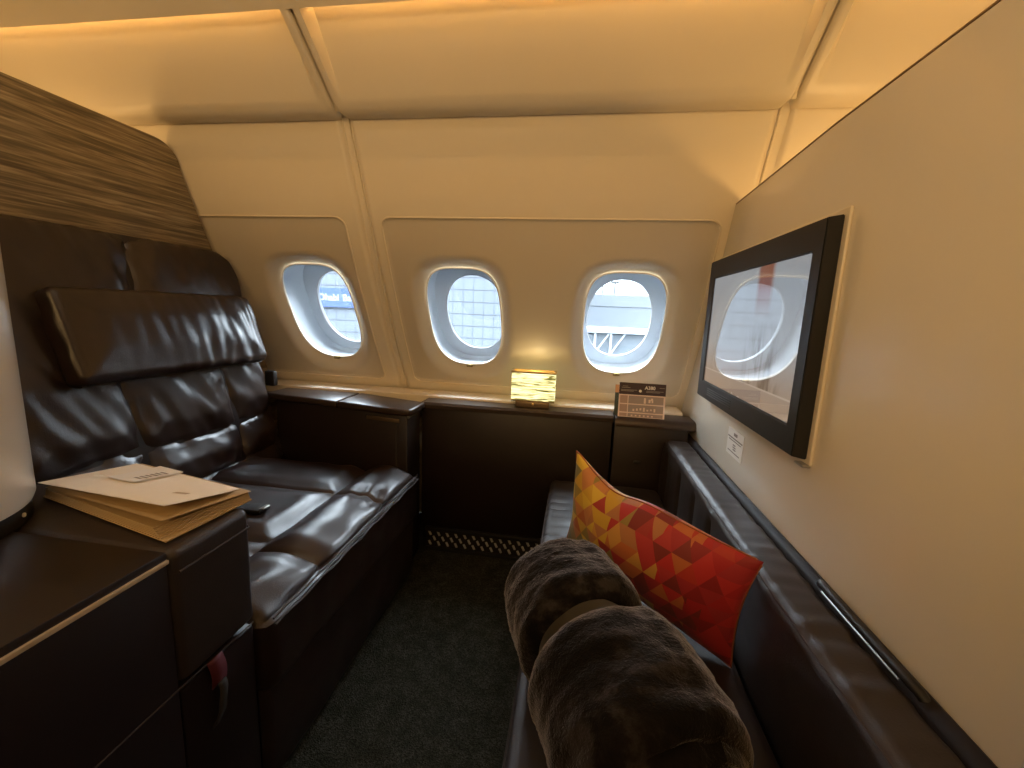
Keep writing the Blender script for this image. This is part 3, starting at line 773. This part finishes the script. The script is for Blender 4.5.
obj('print', bm, M['grey_ink'], cd, smooth=False)

# ------------------------------------------------------------------ table lamp
lm = thing('table_lamp', 'small lit rectangular lamp with striped glowing shade on the window ledge', 'lamp', (-.150, 1.59, .605))
lx0, lx1, ly0, ly1, lz0, lz1 = -.2315, -.0695, 1.560, 1.612, .634, .736
bm = bmesh.new()
box(bm, (lx0, ly0, lz0), (lx1, ly0+.004, lz1), .001); box(bm, (lx0, ly1-.004, lz0), (lx1, ly1, lz1), .001)
box(bm, (lx0, ly0+.004, lz0), (lx0+.004, ly1-.004, lz1), .0005); box(bm, (lx1-.004, ly0+.004, lz0), (lx1, ly1-.004, lz1), .0005)
obj('lamp_shade', bm, M['shade'], lm)
bm = bmesh.new()
for zz in (lz1, ):
    box(bm, (lx0-.002, ly0-.003, zz), (lx1+.002, ly0+.006, zz+.008), .001); box(bm, (lx0-.002, ly1-.006, zz), (lx1+.002, ly1+.002, zz+.008), .001)
    box(bm, (lx0-.002, ly0, zz), (lx0+.006, ly1, zz+.008), .001); box(bm, (lx1-.006, ly0, zz), (lx1+.002, ly1, zz+.008), .001)
obj('top_rim', bm, M['brass'], lm)
bm = bmesh.new(); box(bm, (lx0, ly0, lz0-.005), (lx1, ly1, lz0), .001); obj('bottom_plate', bm, M['bronze'], lm)
bm = bmesh.new(); box(bm, (-.215, 1.566, .606), (-.088, 1.606, .630), .003); obj('lamp_base', bm, M['bronze'], lm)
bm = bmesh.new(); lathe(bm, [(0, -.012), (.004, -.011), (.005, -.006), (.003, 0)], (-.148, 1.566, .620), 12, 'y'); obj('switch_knob', bm, M['brass'], lm)
point('lamp_bulb', ((lx0+lx1)/2, (ly0+ly1)/2, .715), .32*LAMP, (1, .74, .40), .012)

# ------------------------------------------------------------------ printed card in its stand
br = thing('information_card', 'plum and taupe printed card propped in the window corner', 'card', (.24, 1.565, .605))
tl = math.radians(10); bx = Vector((1, 0, 0)); bu = Vector((0, math.sin(tl), math.cos(tl))); bn = Vector((0, -math.cos(tl), math.sin(tl)))
bmat = frame(Vector((.159, 1.535, .6055)), bx, bu, bn); W_, H_ = .160, .122
def rect(bm, x0, y0, x1, y1, z0=.0004, z1=.0008): box(bm, (x0, y0, z0), (x1, y1, z1), 0, M4=bmat)
bm = bmesh.new(); rect(bm, 0, 0, W_, H_, -.0012, 0); obj('card_sheet', bm, M['pink'], br, smooth=False)
bm = bmesh.new(); rect(bm, 0, H_-.042, W_, H_, .0002, .0006); obj('header', bm, M['plum'], br, smooth=False)
bm = bmesh.new()
rows_ = [(H_-.0735, H_-.046), (H_-.104, H_-.0775), (.002, H_-.108)]
for a, b in rows_:
    rect(bm, .034, a, W_-.006, b)
obj('picture_cell', bm, M['taupe'], br, smooth=False)
bm = bmesh.new()
for a, b in rows_: rect(bm, .005, a, .031, b)
obj('side_cell', bm, plain('rose_print', (.46, .32, .27), .6), br, smooth=False)
text_part('title', 'A380', .0165, bmat @ T(.088, H_-.021, .0008), M['white'], br, .0002, bold=True)
for x0, y0, x1 in ((.012, -.013, .030), (.008, -.018, .038), (.006, -.026, .062), (.006, -.030, .050), (.093, -.027, .152), (.093, -.031, .140), (.138, -.014, .156)):
    bm = bmesh.new(); rect(bm, x0, H_+y0-.0007, x1, H_+y0+.0010, .0007, .001); obj('small_print', bm, M['grey_ink'], br, smooth=False)
bm = bmesh.new(); lathe(bm, [(0, .0014), (.005, .0013), (.005, .0006)], (0, 0, 0), 14); bmesh.ops.transform(bm, matrix=bmat @ T(.073, H_-.028, 0), verts=bm.verts)
obj('emblem', bm, M['white'], br)
bm = bmesh.new()
for (a, b, c, d) in ((.087, 0, .094, .022), (.103, .004, .110, .017), (.111, .012, .118, .022), (.114, .004, .119, .016)): rect(bm, a, rows_[0][0]+b*.9+.002, c, rows_[0][0]+d*.9+.002, .0009, .0012)
for q in range(7): rect(bm, .050+.012*q, rows_[1][0]+.004+.002*(q % 3), .056+.012*q, rows_[1][0]+.012+.002*((q*5) % 4), .0009, .0012)
for q in range(6): rect(bm, .045+.014*q, .004, .051+.014*q, .009, .0009, .0012)
obj('pictogram', bm, M['pink'], br, smooth=False)
bf = thing('leaflet', 'dark green leaflet with copper corner behind the printed card', 'leaflet', (.155, 1.575, .605))
m2 = frame(Vector((.148, 1.562, .6055)), bx, bu, bn)
bm = bmesh.new(); box(bm, (0, 0, -.003), (.09, .108, 0), .0005, M4=m2); obj('leaflet_cover', bm, M['green'], bf, smooth=False)
bm = bmesh.new(); box(bm, (-.0005, .080, 0), (.03, .1085, .0006), 0, M4=m2); obj('corner_print', bm, M['copper'], bf, smooth=False)

# ------------------------------------------------------------------ television
tv = thing('television', 'black wall television with a lit glossy screen on the cream partition', 'television', (.41, 1.12, .92))
ya, yb, za, zb = .804, 1.432, .722, 1.129
bm = bmesh.new(); rbox(bm, ((1.462-.797)/2, (1.146-.708)/2, .003), .0029, .2, frame(Vector((.421, (.797+1.462)/2, (1.146+.708)/2)), Vector((0, 1, 0)), Vector((0, 0, 1)), Vector((1, 0, 0)))); obj('mounting_plate', bm, M['bezel'], tv, label='cream mounting plate')
bm = bmesh.new()
X0, X1 = .390, .418; f1 = [(ya, za), (yb, za), (yb, zb), (ya, zb)]; f2 = [(ya+.004, za-.006), (yb+.006, za-.006), (yb+.006, zb+.006), (ya+.004, zb+.006)]
A_ = [bm.verts.new((X0, *p)) for p in f1]; B_ = [bm.verts.new((X1, *p)) for p in f2]
bm.faces.new(B_)
for i in range(4): bm.faces.new((A_[i], A_[(i+1) % 4], B_[(i+1) % 4], B_[i]))
sy0, sy1, sz0, sz1 = .838, 1.388, .772, 1.079
I_ = [bm.verts.new((X0, *p)) for p in ((sy0, sz0), (sy1, sz0), (sy1, sz1), (sy0, sz1))]; J_ = [bm.verts.new((X0+.004, *p)) for p in ((sy0+.002, sz0+.002), (sy1-.002, sz0+.002), (sy1-.002, sz1-.002), (sy0+.002, sz1-.002))]
for i in range(4):
    bm.faces.new((A_[i], A_[(i+1) % 4], I_[(i+1) % 4], I_[i])); bm.faces.new((I_[i], I_[(i+1) % 4], J_[(i+1) % 4], J_[i]))
bmesh.ops.recalc_face_normals(bm, faces=bm.faces)
bmesh.ops.bevel(bm, geom=[e for e in bm.edges if len(e.link_faces) == 2 and e.calc_face_angle(0) > .6], offset=.0018, segments=2, affect='EDGES')
obj('housing', bm, M['tv_black'], tv)
bm = bmesh.new(); uvl = bm.loops.layers.uv.new('UVMap')
q = [bm.verts.new((X0+.0035, y, z)) for y, z in ((sy1, sz0), (sy0, sz0), (sy0, sz1), (sy1, sz1))]
f = bm.faces.new(q)
for l, uv in zip(f.loops, ((0, 0), (1, 0), (1, 1), (0, 1))): l[uvl].uv = uv
obj('screen', bm, M['screen'], tv, smooth=False)
bm = bmesh.new()
for i in range(4): box(bm, (X0-.001, 1.13, .737+.006*i), (X0+.001, 1.33, .740+.006*i), .0005)
obj('speaker_slots', bm, M['black'], tv)
bm = bmesh.new(); box(bm, (.408, .800, .704), (.4225, .83, .708), .001); obj('mount_clip', bm, M['steel'], tv)

# placard on the partition
pl = thing('placard', 'small cream instruction placard on the partition below the television', 'sign', (.423, 1.15, .64))
pm = frame(Vector((.4235, 1.213, .600)), Vector((0, -1, 0)), Vector((0, 0, 1)), Vector((-1, 0, 0)))
def prect(bm, a, b, c, d, z0=.0012, z1=.0016): box(bm, (a, b, z0), (c, d, z1), 0, M4=pm)
bm = bmesh.new(); prect(bm, 0, .004, .110, .074, 0, .001); obj('plate', bm, M['white'], pl, smooth=False)
bm = bmesh.new(); prect(bm, .044, .059, .068, .067); prect(bm, .004, .050, .106, .0535); prect(bm, .012, .044, .098, .0465); prect(bm, .045, .034, .063, .037); prect(bm, .045, .028, .066, .031); prect(bm, .047, .022, .067, .025); prect(bm, .012, .014, .095, .0165)
obj('print', bm, M['grey_ink'], pl, smooth=False)

# ------------------------------------------------------------------ sofa along the partition
so = thing('sofa', 'dark brown leather bench sofa with channelled backrest under the television', 'sofa', (.15, .95, 0))
SB0, SB1 = .22, 1.505
sh = (.041, (SB1-SB0)/2, .105); sbc = Vector((.3605, (SB0+SB1)/2, .440))
seams = [1.43, 1.254, 1.10, .963, .778]
def sofa_back(p, n):
    Y = p.y+sbc.y; d = 0; dv = min(abs(Y-c+.10*0) for c in seams)
    if n.x < -.3:
        fd = 1-sm(.055, .088, p.z); d = (-.012*groove(dv, .010)+.006*sm(0, .07, dv)*sm(.74, .80, Y))*fd+.003*nz(p, 9)
        d -= .010*sm(.06, .105, p.z)*0
    if n.z > .3: d = .003*nz((p.x, p.y*4, 0), 9, 2)-.0035*groove(abs(p.x+.030), .004)-.002*groove(dv, .006)*sm(0, .05, -p.x+.0)
    return d
bm = bmesh.new(); rbox(bm, sh, .018, .0075, Matrix.Translation(sbc) @ Matrix.Rotation(0, 4, 'Y'), sofa_back); obj('backrest', bm, M['leather_sofa'], so)
bm = bmesh.new(); tube(bm, [(.3245, SB0+.03+(SB1-SB0-.06)*i/80, .5405+.0008*math.sin(i*.9)) for i in range(81)], .0016, 6); obj('back_piping', bm, M['piping'], so)
bm = bmesh.new(); rbox(bm, (.036, (SB1-SB0)/2-.005, .17), .01, .05, T(.3650, (SB0+SB1)/2, .172), None); obj('back_base', bm, M['leather_sofa'], so)
qh = ((.345+.062)/2-.014, (SB1-SB0)/2, .075); qc = Vector((-.062+qh[0], (SB0+SB1)/2, .362-.075))
def sofa_seat(p, n):
    X, Y = p.x+qc.x, p.y+qc.y
    if n.z < .3: return .002*nz(p, 12)
    d = .004*nz(p, 8, 1)-.005*groove(abs(X+.025), .004)
    f = sm(1.0, 1.1, Y)*sm(.06, -.02, X)
    d -= .004*max(0, math.sin(Y*2*PI/.052+.8*nz(p, 5)))**6*f
    d -= .006*groove(abs(Y-1.16), .006)*sm(.0, .03, X)
    return d
bm = bmesh.new(); rbox(bm, qh, .022, .010, Matrix.Translation(qc), sofa_seat); obj('seat_cushion', bm, M['leather_sofa'], so)
bm = bmesh.new(); tube(bm, [(-.0605, SB0+.03+(SB1-SB0-.06)*i/60, .345) for i in range(61)], .0028, 6); obj('seat_piping', bm, M['piping'], so)
bm = bmesh.new(); rbox(bm, (.185, (SB1-SB0)/2-.01, .103), .012, .05, T(.142, (SB0+SB1)/2, .105), None); obj('sofa_base', bm, M['leather_sofa'], so)

# ------------------------------------------------------------------ cushion with triangle print
pw = thing('throw_pillow', 'long cushion with red orange and yellow triangle print on the sofa', 'cushion', (.16, .90, .362))
yaw, roll = -.746, -.146; ua = Vector((math.cos(yaw), math.sin(yaw), 0)); n0 = Vector((ua.y, -ua.x, 0)).normalized()      # n0 faces the seat opening
if n0.x > 0: n0 = -n0
ln = math.radians(-6); va = (Vector((0, 0, 1))*math.cos(ln)-n0*math.sin(ln)).normalized(); ua, va = ua*math.cos(roll)+va*math.sin(roll), va*math.cos(roll)-ua*math.sin(roll); na = ua.cross(va).normalized()
if na.dot(n0) < 0: na = -na
PC = Vector((.157, .820, .505))
HX, HY, TH = .200, .114, .058
bm = bmesh.new(); uvl = bm.loops.layers.uv.new('UVMap'); NU, NV = 72, 40
def pil(i, j, sgn):
    u, v = -1+2*i/NU, -1+2*j/NV; u = math.sin(u*PI/2)*.35+u*.65; v = math.sin(v*PI/2)*.35+v*.65
    x = HX*u*(1-.06*(1-v*v)); y = HY*v*(1-(.13 if v > 0 else .05)*(1-u*u))
    t = TH*(max(0, 1-u**2)**.55)*(max(0, 1-v**2)**.55)
    wr = .006*noise.noise(Vector((x*16, y*10, sgn)))*(1-u*u)*(1-v*v)+.006*math.sin(u*13+3*v)*(abs(u)**3)*(1-v*v)*(1-u*u)**.3
    sag = -.020*math.exp(-((u+.45)/.28)**2)*(v > 0)*v
    tip = .012*sm(.7, 1, -u)*sm(.6, 1, v)
    return (PC+ua*x+va*(y+sag+tip)+na*sgn*(t+wr*(t > .004)), (x, y))
for sgn in (1, -1):
    vv = {}; uvd = {}
    for i in range(NU+1):
        for j in range(NV+1):
            p, uv = pil(i, j, sgn); vv[i, j] = bm.verts.new(p); uvd[vv[i, j]] = uv
    for i in range(NU):
        for j in range(NV):
            f = bm.faces.new((vv[i, j], vv[i+1, j], vv[i+1, j+1], vv[i, j+1]))
            for l in f.loops: l[uvl].uv = uvd[l.vert]
bmesh.ops.remove_doubles(bm, verts=bm.verts, dist=.0004)
obj('pillow_cover', bm, M['pillow'], pw)
bm = bmesh.new(); ed = [pil(i, 0, 1)[0] for i in range(0, NU+1, 3)]+[pil(NU, j, 1)[0] for j in range(2, NV+1, 3)]+[pil(i, NV, 1)[0] for i in range(NU-3, -1, -3)]+[pil(0, j, 1)[0] for j in range(NV-2, 1, -3)]
tube(bm, ed, .0016, 6, closed=True); obj('edge_seam', bm, plain('terracotta_seam', (.30, .09, .03), .7), pw)

# ------------------------------------------------------------------ rolled plush blanket
bl = thing('rolled_blanket', 'dark brown plush blanket rolled up and tied on the sofa', 'blanket', (.085, .6, .362))
P0 = Vector((-.010, .730, .362)); P1 = Vector((.128, .375, .362)); ax = (P1-P0).normalized(); sd = Vector((ax.y, -ax.x, 0)).normalized()
if sd.x > 0: sd = -sd
LEN = (P1-P0).length; UPZ = Vector((0, 0, 1))
def roll(name, t0, t1, R0, band_end):
    bm = bmesh.new(); NR, NL = 96, 46
    def prof(k):
        v = k/(NL-1)
        if band_end < 0: v = 1-v           # v=0 outer end, v=1 band end
        return v
    def pt(i, k):
        th = 2*PI*i/NR; f = k/(NL-1); t = t0+(t1-t0)*f
        v = prof(k)
        # v: 0..1 from outer end to band
        r = R0*(.92+.08*sm(0, .35, v))*(1+.015*math.sin(v*9+th))
        if v < .09: r *= (1-.14*(1-v/.09)**2)
        if v > .78: r *= .62+.38*math.sqrt(max(0, 1-((v-.78)/.22)**2.2))
        r += .004*noise.noise(Vector((math.cos(th)*2.2, math.sin(th)*2.2, t*14)))*R0/.1
        r += .0022*noise.noise(Vector((math.cos(th)*12, math.sin(th)*12, t*90)))
        # overlapping edge of the outer layer
        r += .006*sm(1.9, 2.05, th)*(1-sm(2.05, 3.2, th))
        zz = R0*.98+r*math.sin(th); zz = zz if zz > .012 else .012+.15*(zz-.012)
        return P0+ax*(t*LEN)+sd*(r*math.cos(th))+UPZ*max(0.002, zz)
    grid(bm, NR, NL, pt, closed_u=True)
    # spiral end
    ke = 0 if band_end > 0 else NL-1; out = -ax if band_end > 0 else ax; NC = 30
    def cap(i, j):
        th = 2*PI*i/NR; e = pt(i, ke); c = P0+ax*((t0 if band_end > 0 else t1)*LEN)+UPZ*R0*.98
        q = 1-j/(NC-1); p = c+(e-c)*max(.0, q)
        ph = (q*4.2-th/(2*PI))
        d = .012*(1-q**6)+.0085*(math.sin(2*PI*ph))*sm(1, .9, q)*sm(0, .06, q)
        return p+out*d
    grid(bm, NR, NC, cap, closed_u=True)
    bmesh.ops.remove_doubles(bm, verts=bm.verts, dist=.00005)
    return bm
bm = roll('far', 0, .428, .104, 1); b2 = roll('near', .503, 1.0, .110, -1)
me_ = bpy.data.meshes.new('tmp'); b2.to_mesh(me_); b2.free(); bm.from_mesh(me_); bpy.data.meshes.remove(me_)
obj('blanket_roll', bm, M['fur'], bl)
bm = bmesh.new(); tc = .466; rb = .078
def bpt(i, j):
    th = 2*PI*i/64; dt, dr = [(-.075, -.004), (-.075, 0), (-.02, .0015), (.02, .0015), (.075, 0), (.075, -.004)][j]
    r = rb+dr+.001*math.sin(th*5); z = .104+r*math.sin(th)
    return P0+ax*(tc*LEN+dt*.55)+sd*(r*math.cos(th))+UPZ*z
grid(bm, 64, 6, bpt, closed_u=True); obj('band', bm, M['band'], bl, label='olive satin band')

# ------------------------------------------------------------------ outside the windows
bm = bmesh.new(); box(bm, (-90, 3.2, -7.6), (90, 90, -7.5), 0); o = struct('ground', bm, M['ext_ground'], smooth=False)
te = thing('terminal_building', 'pale glazed airport terminal facade outside the left windows', 'building', (-15, 26, -7.5))
bm = bmesh.new(); box(bm, (-45, 25, -7.5), (-1.2, 32, 6.5), 0); obj('facade', bm, M['facade'], te, smooth=False)
sg = thing('sign', 'blue sign with white lettering on the terminal facade outside the left window', 'sign', (-14.2, 24.9, 1.5))
bm = bmesh.new(); box(bm, (-16.6, 24.8, .82), (-12.55, 24.95, 1.98), .01); obj('sign_board', bm, M['sign_blue'], sg, smooth=False)
for wx, wd in ((-15.85, 'Dhabi'), (-14.28, 'Bank')):
    text_part('lettering', wd, .56, frame(Vector((wx, 24.79, 1.22)), Vector((1, 0, 0)), Vector((0, 0, 1)), Vector((0, -1, 0))), M['ext_white'], sg, .005, bold=True)
t2 = thing('terminal_building', 'low pale terminal building with flat roof outside the right window', 'building', (3, 30, -7.5))
bm = bmesh.new(); box(bm, (-1.2, 29, -7.5), (14, 38, 1.55), 0); obj('wall', bm, M['ext_wall'], t2, smooth=False)
bm = bmesh.new(); box(bm, (-1.2, 28.95, 1.55), (14, 38.5, 2.35), .05); obj('roof', bm, M['ext_roof'], t2, smooth=False)
jb = thing('jet_bridge', 'grey boarding bridge with white railing outside the right window', 'bridge', (1.3, 14.5, -7.5))
bm = bmesh.new(); box(bm, (-.2, 14.2, -1.6), (6, 16.2, .42), .05); obj('bridge_body', bm, M['ext_dark'], jb, smooth=False)
bm = bmesh.new(); box(bm, (-.2, 14.02, .42), (6, 16.3, .56), .02); box(bm, (-.2, 14.05, -.34), (6, 14.15, -.24), .02); obj('rail', bm, M['ext_white'], jb, smooth=False)
for x in (.52, 1.02, 2.2, -.15): 
    bm = bmesh.new(); box(bm, (x, 14.08, -.3), (x+.07, 14.16, .45), .01); obj('post', bm, M['ext_white'], jb, smooth=False)
bm = bmesh.new(); tube(bm, [(.56, 14.12, -.26), (1.0, 14.12, .42)], .03, 6); obj('brace', bm, M['ext_white'], jb)
bm = bmesh.new(); tube(bm, [(1.06, 14.12, -.26), (1.5, 14.12, .42)], .03, 6); obj('brace', bm, M['ext_white'], jb)
bm = bmesh.new(); box(bm, (.2, 14.6, -7.5), (.6, 15.0, -1.6), .02); obj('support_column', bm, M['ext_dark'], jb, smooth=False)
bm = bmesh.new(); box(bm, (5, 14.6, -7.5), (5.4, 15.0, -1.6), .02); obj('support_column', bm, M['ext_dark'], jb, smooth=False)
for x, h, lab in ((1.95, 4.3, 'thin lamp mast behind the roof, left of the two'), (2.98, 3.85, 'lamp mast with a fixture head behind the roof, right of the two')):
    lp = thing('lamp_mast', lab, 'lamp post', (x, 34, -7.5)); bm = bmesh.new(); tube(bm, [(x, 40, -7.5), (x, 40, h)], .07, 6); obj('pole', bm, M['mast'], lp)
    bm = bmesh.new(); box(bm, (x-.35, 39.9, h), (x+.35, 40.2, h+.16), .03); obj('lamp_head', bm, M['mast'], lp)
